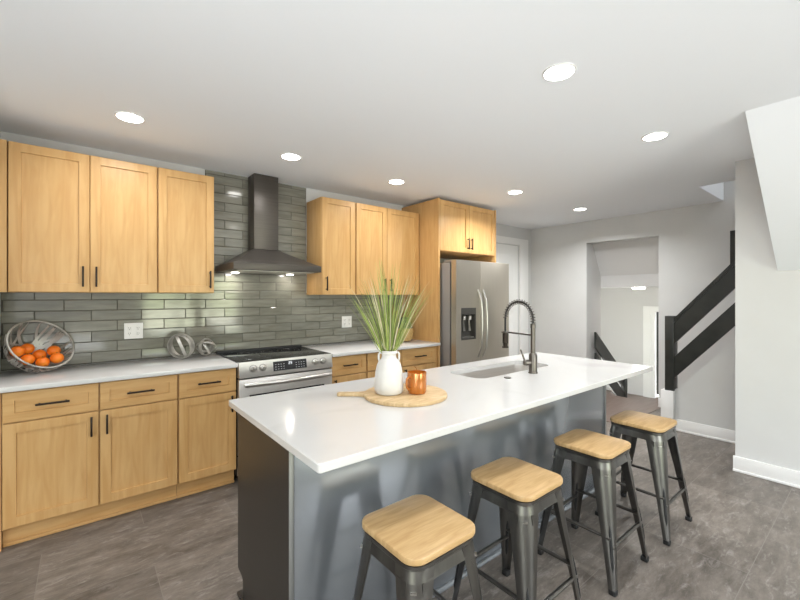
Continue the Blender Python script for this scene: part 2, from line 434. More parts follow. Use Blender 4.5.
# stairs going up on the right: knee wall, steps
SL = 1.165
def sz(y, z0): return z0 + (1.40 - y) * SL        # rising towards -y
bm = new()
prof = [(1.43, 0), (1.43, .43), (1.40, .45), (-.9, sz(-.9, .45)), (-.9, 0)]
loft(bm, [[(x, y, z) for y, z in prof] for x in (4.88, 4.97)])
struct('wall_stair', bm, 'wall', 'white knee wall under the black stair railing')
bm = new(); add_box(bm, 4.83, 4.97, 1.431, 1.547, 0, .412, .002); struct('trim_1', bm, 'trim', 'white pedestal under the black newel post')
bm = new()
for i in range(9):
    y1 = 1.38 - i * .19
    add_box(bm, 4.975, 5.715, y1 - .19, y1, 0, .20 * (i + 1))
struct('staircase_up', bm, 'brown_floor', 'wood steps rising behind the knee wall')
# baseboards
def baseboard(name, segs, label):
    bm = new()
    for s in segs:
        add_box(bm, *s[:4], .0, .12, .002)
        add_box(bm, s[0] - (.010 if s[4] == 'x' else 0), s[1], s[2], s[3], .0, .018, .003)
    struct(name, bm, 'trim', label)
baseboard('baseboard_right', [(XR - .016, XR, NY, .802, 'x')], 'tall white baseboard along the right wall')
baseboard('baseboard_stair', [(4.865, 4.88, -.9, 1.43, 'x')], 'white baseboard under the stair knee wall')
baseboard('baseboard_far', [(XF - .016, XF, DY1, YB, 'x'), (XF - .016, XF, 1.56, DY0, 'x')], 'white baseboard beside the doorway')

# ------------------------------------------------------------------ backsplash
def backsplash():
    bm = new(); PW, PH, g = .3085, .0774, .0035
    ytile, yback = YB - .009, YB - .0005
    for x0, x1, z0, z1 in ((-.428, 2.984, .9155, 1.4415), (.812, 1.745, 1.4415, 2.5)):
        add_box(bm, x0, x1, YB - .005, yback, z0, z1, mi=1)
    r = random.Random(3)
    def tile(x0, x1, z0, z1):
        if x1 - x0 < .008 or z1 - z0 < .008: return
        t = r.uniform(-.0006, .0006); s = r.uniform(-.0006, .0006); c = .0022
        y = ytile
        back = [(x0, YB - .004, z0), (x1, YB - .004, z0), (x1, YB - .004, z1), (x0, YB - .004, z1)]
        fr = [(x0 + c, y + t + s, z0 + c), (x1 - c, y - t + s, z0 + c), (x1 - c, y - t - s, z1 - c), (x0 + c, y + t - s, z1 - c)]
        mid = [(a[0], y + .002, a[2]) for a in back]
        loft(bm, [back, mid, fr], cap0=False)
    for n in range(-14, 8):
        zt = 1.463 - PH * n; zb = zt - PH
        off = .661 + (0 if n % 2 == 0 else PW / 2)
        for X0, X1, Z0, Z1 in ((-.428, 2.984, .916, 1.4415), (.812, 1.745, 1.4415, 2.5)):
            a, b = max(zb, Z0), min(zt, Z1)
            if b - a < .008: continue
            # rows that straddle the joint between the low and the tall field stay whole in the tall one
            lo = a + (g / 2 if a == zb else 0); hi = b - (g / 2 if b == zt else 0)
            for k in range(-6, 12):
                xa, xb = off + k * PW + g / 2, off + (k + 1) * PW - g / 2
                tile(max(xa, X0), min(xb, X1), lo, hi)
    o = obj('backsplash', bm, ['tile', 'grout'], sharp=8)
    for p in o.data.polygons: p.use_smooth = False
    tag(o, 'glossy grey green subway tile backsplash behind range and counters', 'backsplash')
backsplash()

# ------------------------------------------------------------------ cabinets
def shaker(bm, x0, x1, z0, z1, yf, th=.02, rail=.055, rec=.010):
    """five-piece door facing -y, its front at yf"""
    yb = yf + th
    o = [(x0, z0), (x1, z0), (x1, z1), (x0, z1)]
    i = [(x0 + rail, z0 + rail), (x1 - rail, z0 + rail), (x1 - rail, z1 - rail), (x0 + rail, z1 - rail)]
    def ins(L, d): return [(L[0][0] + d, L[0][1] + d), (L[1][0] - d, L[1][1] + d), (L[2][0] - d, L[2][1] - d), (L[3][0] + d, L[3][1] - d)]
    seq = [(o, yb), (o, yf + .002), (ins(o, .002), yf), (i, yf), (ins(i, .0015), yf + rec), (ins(i, .004), yf + rec)]
    loft(bm, [[(x, y, z) for x, z in L] for L, y in seq])

def pull(parent, x, z, yf, L, vertical=True):
    """square-section bar pull on two posts"""
    bm = new(); h = L / 2
    if vertical:
        add_box(bm, x - .0055, x + .0055, yf - .034, yf - .023, z - h, z + h, .002)
        for s in (-1, 1): add_box(bm, x - .004, x + .004, yf - .026, yf + .0005, z + s * h * .78 - .004, z + s * h * .78 + .004)
    else:
        add_box(bm, x - h, x + h, yf - .034, yf - .023, z - .0055, z + .0055, .002)
        for s in (-1, 1): add_box(bm, x + s * h * .78 - .004, x + s * h * .78 + .004, yf - .026, yf + .0005, z - .004, z + .004)
    return obj('handle', bm, 'bronze', parent)

def upper_cabinet(label, x0, x1, z0, z1, yf, doors, pulls, group, pz=None, yb=YB - .011, L=.135):
    t = thing('upper_cabinet', label, 'cabinet', ((x0 + x1) / 2, (yf + yb) / 2, z0), group)
    box_obj('body', 'maple', (x0, x1, yf + .021, yb, z0, z1), t, .001)
    for (a, b), p in zip(doors, pulls):
        bm = new(); shaker(bm, a, b, z0 + .003, z1 - .003, yf)
        d = obj('door', bm, 'maple', t)
        if p is not None: pull(d, p, (z0 + .105) if pz is None else pz, yf, L)
    return t
UY, UZ0, UZ1 = 3.35, 1.437, 2.358
ug = 'maple wall cabinets over the counters'
upper_cabinet('wide maple wall cabinet with two doors above the fruit bowl', -.362, .4195, UZ0, UZ1, UY, [(-.357, .030), (.034, .4165)], [-.004, .066], ug)
upper_cabinet('narrow maple wall cabinet with one door, left of the hood', .4215, .806, UZ0, UZ1, UY, [(.4265, .803)], [.772], ug)
upper_cabinet('narrow maple wall cabinet with one door, right of the hood', 1.748, 2.121, UZ0 - .010, UZ1 - .004, UY, [(1.751, 2.116)], [1.79], ug)
upper_cabinet('maple wall cabinet with two doors behind the tall grass blades', 2.123, 2.983, UZ0 - .010, UZ1 - .004, UY, [(2.131, 2.512), (2.516, 2.962)], [2.475, 2.553], ug)
bm = new(); add_box(bm, -.4285, -.3645, UY + .004, 3.55, UZ0, UZ1)
tag(obj('filler_panel', bm, 'maple'), 'narrow maple filler strip left of the wall cabinets', 'panel')
bm = new(); add_box(bm, -.4285, -.3565, 3.075, 3.5, .0, .884)
tag(obj('filler_panel', bm, 'maple'), 'narrow maple filler strip left of the base cabinets', 'panel')

BY = 3.06                                               # face of the base doors
def base_cabinet(label, x0, x1, bays, group, yb=YB - .004):
    """bays: (left, right, pull side or None)"""
    t = thing('base_cabinet', label, 'cabinet', ((x0 + x1) / 2, (BY + yb) / 2, 0), group)
    box_obj('body', 'maple', (x0, x1, BY + .021, yb, .112, .8835), t, .001)
    bm = new(); add_box(bm, x0, x1, BY + .068, BY + .085, .0, .1115); add_box(bm, x0, x1, BY + .055, BY + .0675, .0, .02, .004)
    obj('toe_kick', bm, 'maple_h', t)
    for a, b, side in bays:
        bm = new(); shaker(bm, a, b, .710, .876, BY, rail=.048); dr = obj('drawer', bm, 'maple_h', t)
        pull(dr, (a + b) / 2, .795, BY, min(.15, (b - a) * .42), False)
        bm = new(); shaker(bm, a, b, .122, .702, BY); d = obj('door', bm, 'maple', t)
        pull(d, (b - .034) if side == 'r' else (a + .034), .62, BY, .12)
    return t
bg = 'maple base cabinets under the counters'
base_cabinet('wide maple base cabinet with two drawers and two doors below the fruit bowl', -.355, .5045, [(-.350, .0705, 'r'), (.0785, .500, 'l')], bg)
base_cabinet('maple base cabinet with one drawer and one door, left of the range', .5065, .8905, [(.5105, .887, 'r')], bg)
base_cabinet('maple base cabinet with one drawer, right of the range', 1.682, 2.0595, [(1.686, 2.055, 'l')], bg)
base_cabinet('maple base cabinet with two drawers beside the fridge panel', 2.0615, 2.983, [(2.068, 2.476, 'r'), (2.484, 2.945, 'l')], bg)

# countertops along the back wall
def counter(x0, x1, label):
    bm = new(); add_box(bm, x0, x1, 3.022, YB - .0015, .885, .914, .003)
    tag(obj('countertop', bm, 'quartz'), label, 'countertop')
counter(-.4285, .8915, 'white quartz countertop holding the fruit bowl and metal orbs')
counter(1.6815, 2.984, 'white quartz countertop right of the range')

# fridge surround
box_obj('side_panel', 'maple', (2.9855, 3.0075, 3.055, YB - .001, 0, 2.475))
tag(bpy.context.scene.objects['side_panel'], 'tall maple panel on the left of the fridge', 'panel')
o = box_obj('side_panel', 'maple', (3.955, 3.975, 3.055, YB - .001, 0, 2.475)); tag(o, 'tall maple panel on the right of the fridge', 'panel')
upper_cabinet('deep maple cabinet with two short doors above the fridge', 3.0095, 3.953, 1.910, 2.470, 3.058, [(3.014, 3.479), (3.484, 3.949)], [3.452, 3.512], ug, pz=2.015, yb=YB - .002, L=.13)

# ------------------------------------------------------------------ range hood
def range_hood():
    t = thing('range_hood', 'black steel chimney range hood on the tiled wall', 'range hood', (1.28, 3.42, 1.62))
    y1 = YB - .0102
    bm = new(); add_box(bm, 1.172, 1.392, 3.515, y1, 1.83, 2.5, .002); obj('chimney', bm, 'black_steel', t)
    bm = new(); loops = []
    for k in range(9):
        s = k / 8; e = s ** .93                        # slightly concave slopes
        x0 = .90 + (1.172 - .90) * e; x1 = 1.636 + (1.392 - 1.636) * e; yf = 3.16 + (3.515 - 3.16) * e
        z = 1.676 + (1.832 - 1.676) * s
        loops.append([(x0, yf, z), (x1, yf, z), (x1, y1, z), (x0, y1, z)])
    loft(bm, loops); obj('canopy', bm, 'black_steel', t)
    bm = new(); add_box(bm, .896, 1.640, 3.156, y1, 1.622, 1.676, .002); obj('rim', bm, 'black_steel', t)
    bm = new(); add_box(bm, .95, 1.61, 3.24, 3.62, 1.6185, 1.6225); obj('filter', bm, 'steel', t)
    for x in (1.03, 1.53):
        bm = new(); add_lathe(bm, [(.028, 0), (.03, .003), (.03, .006)], x, 3.58, 1.6128, 20); lp = obj('lamp', bm, 'lens', t)
        l = area_light('hood_lamp_light', (0, 0, -.003), (0, 0, 0), .05, .05, .45, (1, .92, .82), shape='DISK'); l.parent = lp
range_hood()

# ------------------------------------------------------------------ range
def kitchen_range():
    x0, x1, yf, yb = .8975, 1.6725, 3.02, 3.675
    t = thing('electric_range', 'stainless electric range with black glass cooktop', 'range', ((x0 + x1) / 2, 3.35, 0))
    bm = new(); add_box(bm, x0, x1, 3.075, yb, .06, .905); add_box(bm, x0 + .03, x1 - .03, 3.12, yb - .05, 0, .06); obj('body', bm, ['dark'], t)
    bm = new(); add_box(bm, x0, x1, yf + .012, yb - .045, .905, .919, .003); ck = obj('cooktop', bm, 'black_glass', t)
    bm = new()
    for cx, cy, r in ((1.10, 3.22, .10), (1.10, 3.48, .08), (1.47, 3.22, .085), (1.47, 3.48, .10), (1.285, 3.52, .05)):
        for rr in (r, r * .62):
            add_tube(bm, [(cx + rr * cos(a * pi / 24), cy + rr * sin(a * pi / 24), .9191) for a in range(48)], .0004, 4, True)
    obj('burner_ring', bm, 'ring', ck)
    bm = new(); add_box(bm, x0, x1, yb - .044, yb, .905, .934, .003); obj('rear_vent', bm, 'black', t)
    # sloped control fascia
    bm = new(); prof = [(yf + .012, .917), (yf + .02, .919), (yf + .06, .917), (yf + .06, .800), (yf - .006, .800), (yf - .008, .806)]
    loft(bm, [[(x, y, z) for y, z in prof] for x in (x0, x1)]); fa = obj('control_panel', bm, 'steel', t)
    def fy(z): return yf - .008 + (z - .806) / (.917 - .806) * .02
    for x in (1.000, 1.072, 1.512, 1.585):
        bm = new(); z = .862; add_lathe(bm, [(.030, .002), (.030, -.0015), (.02, -.002)], x, fy(z), z, 24, axis='Y'); obj('knob_bezel', bm, 'fridge_side', fa)
        bm = new(); add_lathe(bm, [(.026, 0), (.026, -.006), (.019, -.008), (.017, -.030), (.014, -.033)], x, fy(z), z, 24, axis='Y')
        add_box(bm, x - .003, x + .003, fy(z) - .036, fy(z) - .028, z - .016, z + .016, .001); obj('knob', bm, 'nickel', fa)
    bm = new(); z0, z1 = .826, .898
    loft(bm, [[(x, fy(z0) - .002, z0), (x, fy(z1) - .002, z1), (x, fy(z1) + .01, z1), (x, fy(z0) + .01, z0)] for x in (1.155, 1.435)])
    dp = obj('display', bm, 'display', fa)
    bm = new()
    def mark(x, z, w, h): add_box(bm, x, x + w, fy(z) - .0032, fy(z) - .0015, z, z + h)
    for i in range(2):                                  # clock digits as small segments
        for xx in (1.281 + i * .017,):
            mark(xx, .868, .009, .0022); mark(xx, .8775, .009, .0022); mark(xx, .887, .009, .0022); mark(xx + .008, .870, .0018, .017); mark(xx - .001, .870 + .008 * i, .0018, .009)
    obj('clock_digits', bm, 'lit', dp)
    bm = new()
    for i in range(4):
        for j in range(3): mark(1.170 + i * .022, .838 + j * .018, .010, .0035)
    obj('button_marks', bm, 'printed', dp); bm = new()
    for i in range(4):
        for j in range(3): mark(1.340 + i * .022, .838 + j * .018, .010, .0035)
    obj('button_marks', bm, 'printed', dp)
    # oven door with window and bowed handle
    bm = new(); add_box(bm, x0, x1, yf, yf + .05, .215, .788, .004); dr = obj('oven_door', bm, 'steel', t)
    bm = new(); add_box(bm, x0 + .075, x1 - .075, yf - .002, yf + .004, .30, .668, .002); obj('oven_window', bm, 'black_glass', dr)
    bm = new(); n = 18
    path = [(x0 + .03 + (x1 - x0 - .06) * i / n, yf - .035 - .028 * sin(pi * i / n), .750) for i in range(n + 1)]
    add_tube(bm, path, .016, 12); 
    for x in (x0 + .05, x1 - .05): add_box(bm, x - .012, x + .012, yf - .038, yf + .001, .741, .759, .002)
    obj('handle', bm, 'nickel', dr)
    bm = new(); add_box(bm, x0, x1, yf + .006, yf + .05, .065, .208, .004); obj('storage_drawer', bm, 'steel', t)
kitchen_range()

# ------------------------------------------------------------------ refrigerator
def refrigerator():
    x0, x1, ys = 3.042, 3.954, 3.432
    t = thing('refrigerator', 'stainless side by side refrigerator with ice dispenser', 'refrigerator', (3.5, 3.25, 0))
    bm = new(); add_box(bm, x0, x1, 2.945, 3.66, .03, 1.775, .004); add_box(bm, x0 + .05, x1 - .05, 3.0, 3.6, 0, .03)
    obj('body', bm, 'fridge_side', t)
    bm = new(); add_box(bm, x0 + .02, x1 - .02, 2.922, 2.946, .06, 1.76); obj('gasket', bm, 'dark', t)
    for x in (x0 + .01, x1 - .13):
        bm = new(); add_box(bm, x, x + .12, 2.93, 3.04, 1.776, 1.80, .006); obj('hinge_cover', bm, 'fridge_side', t)
    # left door with a recess for the dispenser: frame of boxes joined to one slab outline
    yf, yb = 2.85, 2.921
    dx0, dx1, dz0, dz1 = 3.118, 3.356, .945, 1.287
    bm = new()
    xs = [x0, dx0, dx1, ys - .002]; zs = [.06, dz0, dz1, 1.80]
    V = {}
    def v(i, j, y):
        k = (i, j, y)
        if k not in V: V[k] = bm.verts.new((xs[i], y, zs[j]))
        return V[k]
    for i in range(3):
        for j in range(3):
            if (i, j) != (1, 1): bm.faces.new((v(i, j, yf), v(i + 1, j, yf), v(i + 1, j + 1, yf), v(i, j + 1, yf)))
            bm.faces.new((v(i, j, yb), v(i, j + 1, yb), v(i + 1, j + 1, yb), v(i + 1, j, yb)))
    for i in range(3):
        bm.faces.new((v(i, 0, yf), v(i, 0, yb), v(i + 1, 0, yb), v(i + 1, 0, yf))); bm.faces.new((v(i, 3, yf), v(i + 1, 3, yf), v(i + 1, 3, yb), v(i, 3, yb)))
        bm.faces.new((v(0, i, yf), v(0, i + 1, yf), v(0, i + 1, yb), v(0, i, yb))); bm.faces.new((v(3, i, yf), v(3, i, yb), v(3, i + 1, yb), v(3, i + 1, yf)))
    d = obj('freezer_door', bm, 'fridge', t)
    # dispenser: recessed liner, spouts, paddle, tray
    bm = new(); yr = yf + .062
    outer = [(dx0, dz0), (dx1, dz0), (dx1, dz1), (dx0, dz1)]
    inn = [(dx0 + .012, dz0 + .02), (dx1 - .012, dz0 + .02), (dx1 - .012, dz1 - .07), (dx0 + .012, dz1 - .07)]
    loft(bm, [[(x, y, z) for x, z in L] for L, y in ((outer, yf - .001), (inn, yf - .001), ([(a + (.015 if i in (0, 3) else -.015), b) for i, (a, b) in enumerate(inn)], yr))], cap0=False)
    lin = obj('dispenser', bm, 'liner', d); lin['label'] = 'dark grey ice and water dispenser recess'
    bm = new(); cx = (dx0 + dx1) / 2
    for s in (-.045, .045):
        add_lathe(bm, [(.022, 0), (.026, .04), (.018, .05)], cx + s, yf + .03, dz1 - .13, 14)
        loft(bm, [[(cx + s - w, y, z), (cx + s + w, y, z), (cx + s + w, y + .006, z), (cx + s - w, y + .006, z)] for w, y, z in ((.010, yf + .035, dz1 - .13), (.014, yf + .03, dz1 - .19), (.016, yf + .02, dz1 - .25))])
    add_box(bm, dx0 + .03, dx1 - .03, yf + .004, yr - .002, dz0 + .02, dz0 + .028)
    if True: obj('spout', bm, 'nickel', d)
    bm = new(); add_box(bm, ys + .002, x1, yf, yb, .06, 1.80, .004); d2 = obj('fridge_door', bm, 'fridge', t)
    for par, x in ((d, 3.395), (d2, 3.476)):
        bm = new(); n = 20; z0, z1 = .74, 1.485
        path = [(x, yf + .004 - .062 * min(1, 2.2 * sin(pi * i / n)) ** .8 * (.62 + .38 * sin(pi * i / n)), z0 + (z1 - z0) * i / n) for i in range(n + 1)]
        add_tube(bm, path, .0115, 12); obj('handle', bm, 'nickel', par)
refrigerator()

# ------------------------------------------------------------------ outlets
def outlet(cx, cz, label):
    t = thing('wall_outlet', label, 'outlet', (cx, YB - .01, cz - .06), 'white outlets on the tile')
    yf = YB - .0095
    bm = new(); add_box(bm, cx - .061, cx + .061, yf - .005, yf, cz - .061, cz + .061, .002); p = obj('cover_plate', bm, 'plastic', t)
    for s in (-.028, .028):
        for q in (-.021, .021):
            bm = new(); add_box(bm, cx + s - .015, cx + s + .015, yf - .0075, yf - .0045, cz + q - .016, cz + q + .016, .003)
            for e in (-.006, .006): add_box(bm, cx + s + e - .001, cx + s + e + .001, yf - .0078, yf - .0070, cz + q - .002, cz + q + .008, mi=1)
            add_box(bm, cx + s - .002, cx + s + .002, yf - .0078, yf - .0070, cz + q - .011, cz + q - .006, mi=1)
            obj('socket', bm, ['plastic', 'dark'], p)
outlet(.302, 1.144, 'white double outlet plate on the tile right of the fruit bowl')
outlet(2.215, 1.137, 'white double outlet plate on the tile right of the range')

# ------------------------------------------------------------------ island
def island():
    t = thing('kitchen_island', 'slate blue kitchen island base with charcoal end panel', 'kitchen island', (1.83, 1.65, 0))
    x0, x1, y0, y1 = .575, 3.09, 1.354, 1.955
    bm = new(); add_box(bm, x0 + .02, x1 - .02, y0 + .018, y1 - .02, .10, .65); add_box(bm, x0 + .02, x1 - .02, y0 + .018, y1 - .09, .0, .10)
    add_box(bm, x0 + .02, 1.80, y0 + .018, y1 - .02, .65, .883); add_box(bm, 2.72, x1 - .02, y0 + .018, y1 - .02, .65, .883)
    add_box(bm, 1.80, 2.72, y0 + .018, 1.46, .65, .883); add_box(bm, 1.80, 2.72, 1.90, y1 - .02, .65, .883)
    obj('body', bm, 'slate', t)
    bm = new(); add_box(bm, x0 + .0195, x1 - .022, y0, y0 + .017, 0, .883, .001); obj('front_panel', bm, 'slate', t)
    for nm, xa, xb in (('end_panel', x0, x0 + .019), ('end_panel', x1 - .019, x1)):
        bm = new(); pr = [(y0 + .001, 0), (y1 - .075, 0), (y1 - .075, .09), (y1 - .06, .105), (y1, .115), (y1, .883), (y0 + .001, .883)]
        loft(bm, [[(x, y, z) for y, z in pr] for x in (xa, xb)]); p = obj(nm, bm, 'slate_end', t); p['label'] = 'charcoal end panel'
    bm = new(); add_box(bm, x0 - .001, x0 + .0175, y0 - .003, y0 + .0008, 0, .883, .001); obj('corner_trim', bm, 'metal_trim', t)
    bm = new(); add_box(bm, x1 - .0215, x1 + .001, y0 - .003, y0 + .0008, 0, .883, .001); obj('corner_trim', bm, 'metal_trim', t)
    bm = new(); loft(bm, [[(x, y0 - .001, 0), (x, y0 - .016, 0), (x, y0 - .014, .010), (x, y0 - .006, .018), (x, y0 - .001, .019)] for x in (x0, x1)])
    obj('shoe_moulding', bm, 'slate', t)
    bm = new(); add_box(bm, x0 - .012, x0 - .001, y0 + .01, y1 - .075, 0, .016, .003); add_box(bm, x0 - .012, x0 + .02, y1 - .072, y1 - .02, 0, .016, .003); obj('shoe_moulding', bm, 'slate_end', t)
island()

SX0, SX1, SY0, SY1, SR = 1.852, 2.645, 1.535, 1.825, .07          # sink opening
def island_top():
    bm = new(); ox0, ox1, oy0, oy1 = .540, 3.152, 1.055, 1.990
    hole = rrect(SX0, SX1, SY0, SY1, SR, 8); cx, cy = (SX0 + SX1) / 2, (SY0 + SY1) / 2
    angs = [atan2(y - cy, x - cx) for x, y in hole] + [atan2(y - cy, x - cx) for x in (ox0, ox1) for y in (oy0, oy1)]
    R = .012
    for (qx, qy) in ((ox0, oy0), (ox1, oy0), (ox1, oy1), (ox0, oy1)):
        sx = 1 if qx == ox0 else -1; sy = 1 if qy == oy0 else -1
        for k in range(5):
            a = pi / 2 * k / 4; angs.append(atan2(qy + sy * R * (1 - sin(a)) - cy, qx + sx * R * (1 - cos(a)) - cx))
    angs = sorted(set(round(a, 5) for a in angs))
    def ray(poly, a):
        dx, dy = cos(a), sin(a); best = None
        for (ax, ay), (bx, by) in zip(poly, poly[1:] + poly[:1]):
            ex, ey = bx - ax, by - ay; den = dx * ey - dy * ex
            if abs(den) < 1e-12: continue
            s = ((ax - cx) * ey - (ay - cy) * ex) / den; u = ((ax - cx) * dy - (ay - cy) * dx) / den
            if s > 0 and -1e-6 <= u <= 1 + 1e-6: best = s if best is None else max(best, s)
        return (cx + dx * best, cy + dy * best)
    outer = rrect(ox0, ox1, oy0, oy1, R, 6)
    inner_out = rrect(ox0 + .003, ox1 - .003, oy0 + .003, oy1 - .003, R - .003, 6)
    O = [ray(outer, a) for a in angs]; O2 = [ray(inner_out, a) for a in angs]; H = [ray(hole, a) for a in angs]
    z0, z1 = .8845, .914
    loops = [[(x, y, z1) for x, y in H], [(x, y, z1) for x, y in O2], [(x, y, z1 - .003) for x, y in O], [(x, y, z0 + .003) for x, y in O], [(x, y, z0) for x, y in O2], [(x, y, z0) for x, y in H]]
    rows = loft(bm, loops, cap0=False, cap1=False); n = len(angs)
    for i in range(n): bm.faces.new((rows[-1][i], rows[-1][(i + 1) % n], rows[0][(i + 1) % n], rows[0][i]))
    tag(obj('island_countertop', bm, 'quartz'), 'long white quartz island top with faint grey veins', 'countertop')
    # undermount basin
    bm = new(); loops = []
    e = .004
    for d, z in ((-.02, .8835), (e, .8835), (e + .002, .86), (e + .006, .70), (e + .02, .675), (e + .06, .668)):
        loops.append([(x, y, z) for x, y in rrect(SX0 - e + d, SX1 + e - d, SY0 - e + d, SY1 + e - d, max(.03, SR - d * .6), 8)])
    loft(bm, loops, cap0=False); 
    t = thing('kitchen_sink', 'stainless undermount sink in the island top', 'sink', (cx, cy, .668))
    b = obj('basin', bm, 'steel', t)
    m = b.modifiers.new('thickness', 'SOLIDIFY'); m.thickness = .002; m.offset = -1
    bm = new(); add_lathe(bm, [(.042, 0), (.045, .002), (.03, .003), (.028, -.001), (.005, .001)], cx, cy + .04, .669, 24); obj('drain', bm, 'nickel', t)
island_top()

def faucet():
    bx, by, bz = 2.272, 1.453, .9142
    t = thing('kitchen_faucet', 'gunmetal spring neck kitchen faucet by the sink', 'faucet', (bx, by, bz))
    bm = new(); add_lathe(bm, [(.030, 0), (.030, .006), (.026, .010), (.026, .115), (.021, .125), (.016, .13)], bx, by, bz, 24); obj('base', bm, 'faucet', t)
    bm = new(); add_lathe(bm, [(.0145, .125), (.0145, .29), (.017, .292), (.017, .315), (.012, .32)], bx, by, bz, 18); obj('pole', bm, 'faucet', t)
    # hose arch
    span, zc, r = .215, bz + .345, .1075
    path = [(bx, by, bz + .31), (bx, by, bz + .335)] + [(bx, by + r - r * cos(pi * k / 20), zc + r * sin(pi * k / 20) * 1.08) for k in range(21)]
    path += [(bx, by + span, zc - .03), (bx, by + span, bz + .25)]
    bm = new(); add_tube(bm, path, .0065, 10); obj('hose', bm, 'black', t)
    # spring coiled around the arch
    P = [Vector(p) for p in path[:23]]
    acc = [0]
    for a, b in zip(P, P[1:]): acc.append(acc[-1] + (b - a).length)
    def at(s):
        for i in range(len(P) - 1):
            if s <= acc[i + 1]:
                f = (s - acc[i]) / (acc[i + 1] - acc[i]); T = (P[i + 1] - P[i]).normalized(); return P[i].lerp(P[i + 1], f), T
        return P[-1], (P[-1] - P[-2]).normalized()
    coil = []; turns = 22; N = turns * 9
    for k in range(N + 1):
        p, T = at(acc[-1] * k / N * .999); X = Vector((1, 0, 0)); Yv = T.cross(X)
        a = 2 * pi * turns * k / N; coil.append(p + (X * cos(a) + Yv * sin(a)) * .0155)
    bm = new(); add_tube(bm, coil, .0026, 5); obj('spring', bm, 'faucet', t)
    bm = new(); add_lathe(bm, [(.017, .255), (.019, .25), (.019, .175), (.015, .17), (.016, .155), (.022, .15), (.022, .142), (.012, .14)], bx, by + span, bz, 18); obj('spray_head', bm, 'bronze', t)
    bm = new(); add_tube(bm, [(bx, by + .012, bz + .245), (bx, by + span - .02, bz + .250)], .006, 10)
    add_tube(bm, [(bx + .0235 * cos(a * pi / 8), by + span + .0235 * sin(a * pi / 8), bz + .25) for a in range(16)], .005, 8, True); obj('holder_arm', bm, 'faucet', t)
    bm = new(); d = Vector((-.86, .5, 0))
    a0 = Vector((bx, by, bz + .068)); 
    add_tube(bm, [a0 + d * .02, a0 + d * .045, a0 + d * .062], [.018, .02, .017], 14)
    add_tube(bm, [a0 + d * .055 + Vector((0, 0, .006)), a0 + d * .085 + Vector((0, 0, .085))], [.0065, .005], 10); obj('lever', bm, 'faucet', t)
    bm = new(); add_lathe(bm, [(.021, 0), (.022, .002), (.020, .005), (.012, .006), (.011, .0045)], 2.012, 1.461, .9142, 24)
    tag(obj('sink_button', bm, 'faucet'), 'round gunmetal button set in the island top by the sink', 'button')
faucet()

# ------------------------------------------------------------------ things on the island
F_, R_ = Vector((.626, .780, 0)), Vector((.780, -.626, 0))
def serving_board():
    c = Vector((1.252, 1.516, 0)); r = .207; hw = .017; h0 = -R_; s = F_
    pts = []
    a0 = atan2(h0.y, h0.x); op = .16
    n = 56
    for i in range(n + 1):
        a = a0 + op + (2 * pi - 2 * op) * i / n; pts.append((c.x + r * cos(a), c.y + r * sin(a)))
    # neck and rounded handle end
    side = Vector((-sin(a0), cos(a0), 0))
    L0, L1 = r + .012, r + .135
    for q, w in ((L0, -.024), (L0 + .02, -hw), (L1 - .012, -hw * 1.05)): p = c + h0 * q + side * w; pts.append((p.x, p.y))
    for k in range(7):
        a = -pi / 2 + pi * k / 6; p = c + h0 * (L1 - .012 + .012 * cos(a)) + side * (hw * 1.05 * sin(a)); pts.append((p.x, p.y))
    for q, w in ((L1 - .012, hw * 1.05), (L0 + .02, hw), (L0, .024)): p = c + h0 * q + side * w; pts.append((p.x, p.y))
    out = []
    for p in pts:
        if not out or (abs(p[0] - out[-1][0]) + abs(p[1] - out[-1][1])) > 1e-4: out.append(p)
    bm = new(); add_slab(bm, out, .9142, .932, .004)
    tag(obj('serving_board', bm, 'board'), 'round wooden serving board with handle on the island', 'serving board')
serving_board()

VX, VY, VZ = 1.178, 1.555, .9323
def vase():
    t = thing('vase', 'white ceramic vase with two small ear handles on round board', 'vase', (VX, VY, VZ))
    bm = new()
    prof = [(.055, 0), (.064, .004), (.071, .016), (.0735, .035), (.072, .065), (.067, .105), (.060, .140), (.052, .158), (.040, .170), (.0355, .178), (.0355, .192), (.040, .198), (.040, .208), (.037, .2115), (.033, .209), (.031, .19), (.033, .17), (.05, .14), (.06, .06), (.05, .012)]
    add_lathe(bm, prof, VX, VY, VZ, 40); obj('body', bm, 'ceramic', t)
    for s in (-1, 1):
        d = (R_ * s * .97 + F_ * .2 * s).normalized(); c0 = Vector((VX, VY, VZ)); path = []
        for r, z in ((.037, .200), (.045, .201), (.050, .195), (.0515, .182), (.051, .170), (.047, .160)): path.append(c0 + d * r + Vector((0, 0, z)))
        bm = new(); add_tube(bm, path, .006, 8, flat=.9); obj('ear_handle', bm, 'ceramic', t)
vase()

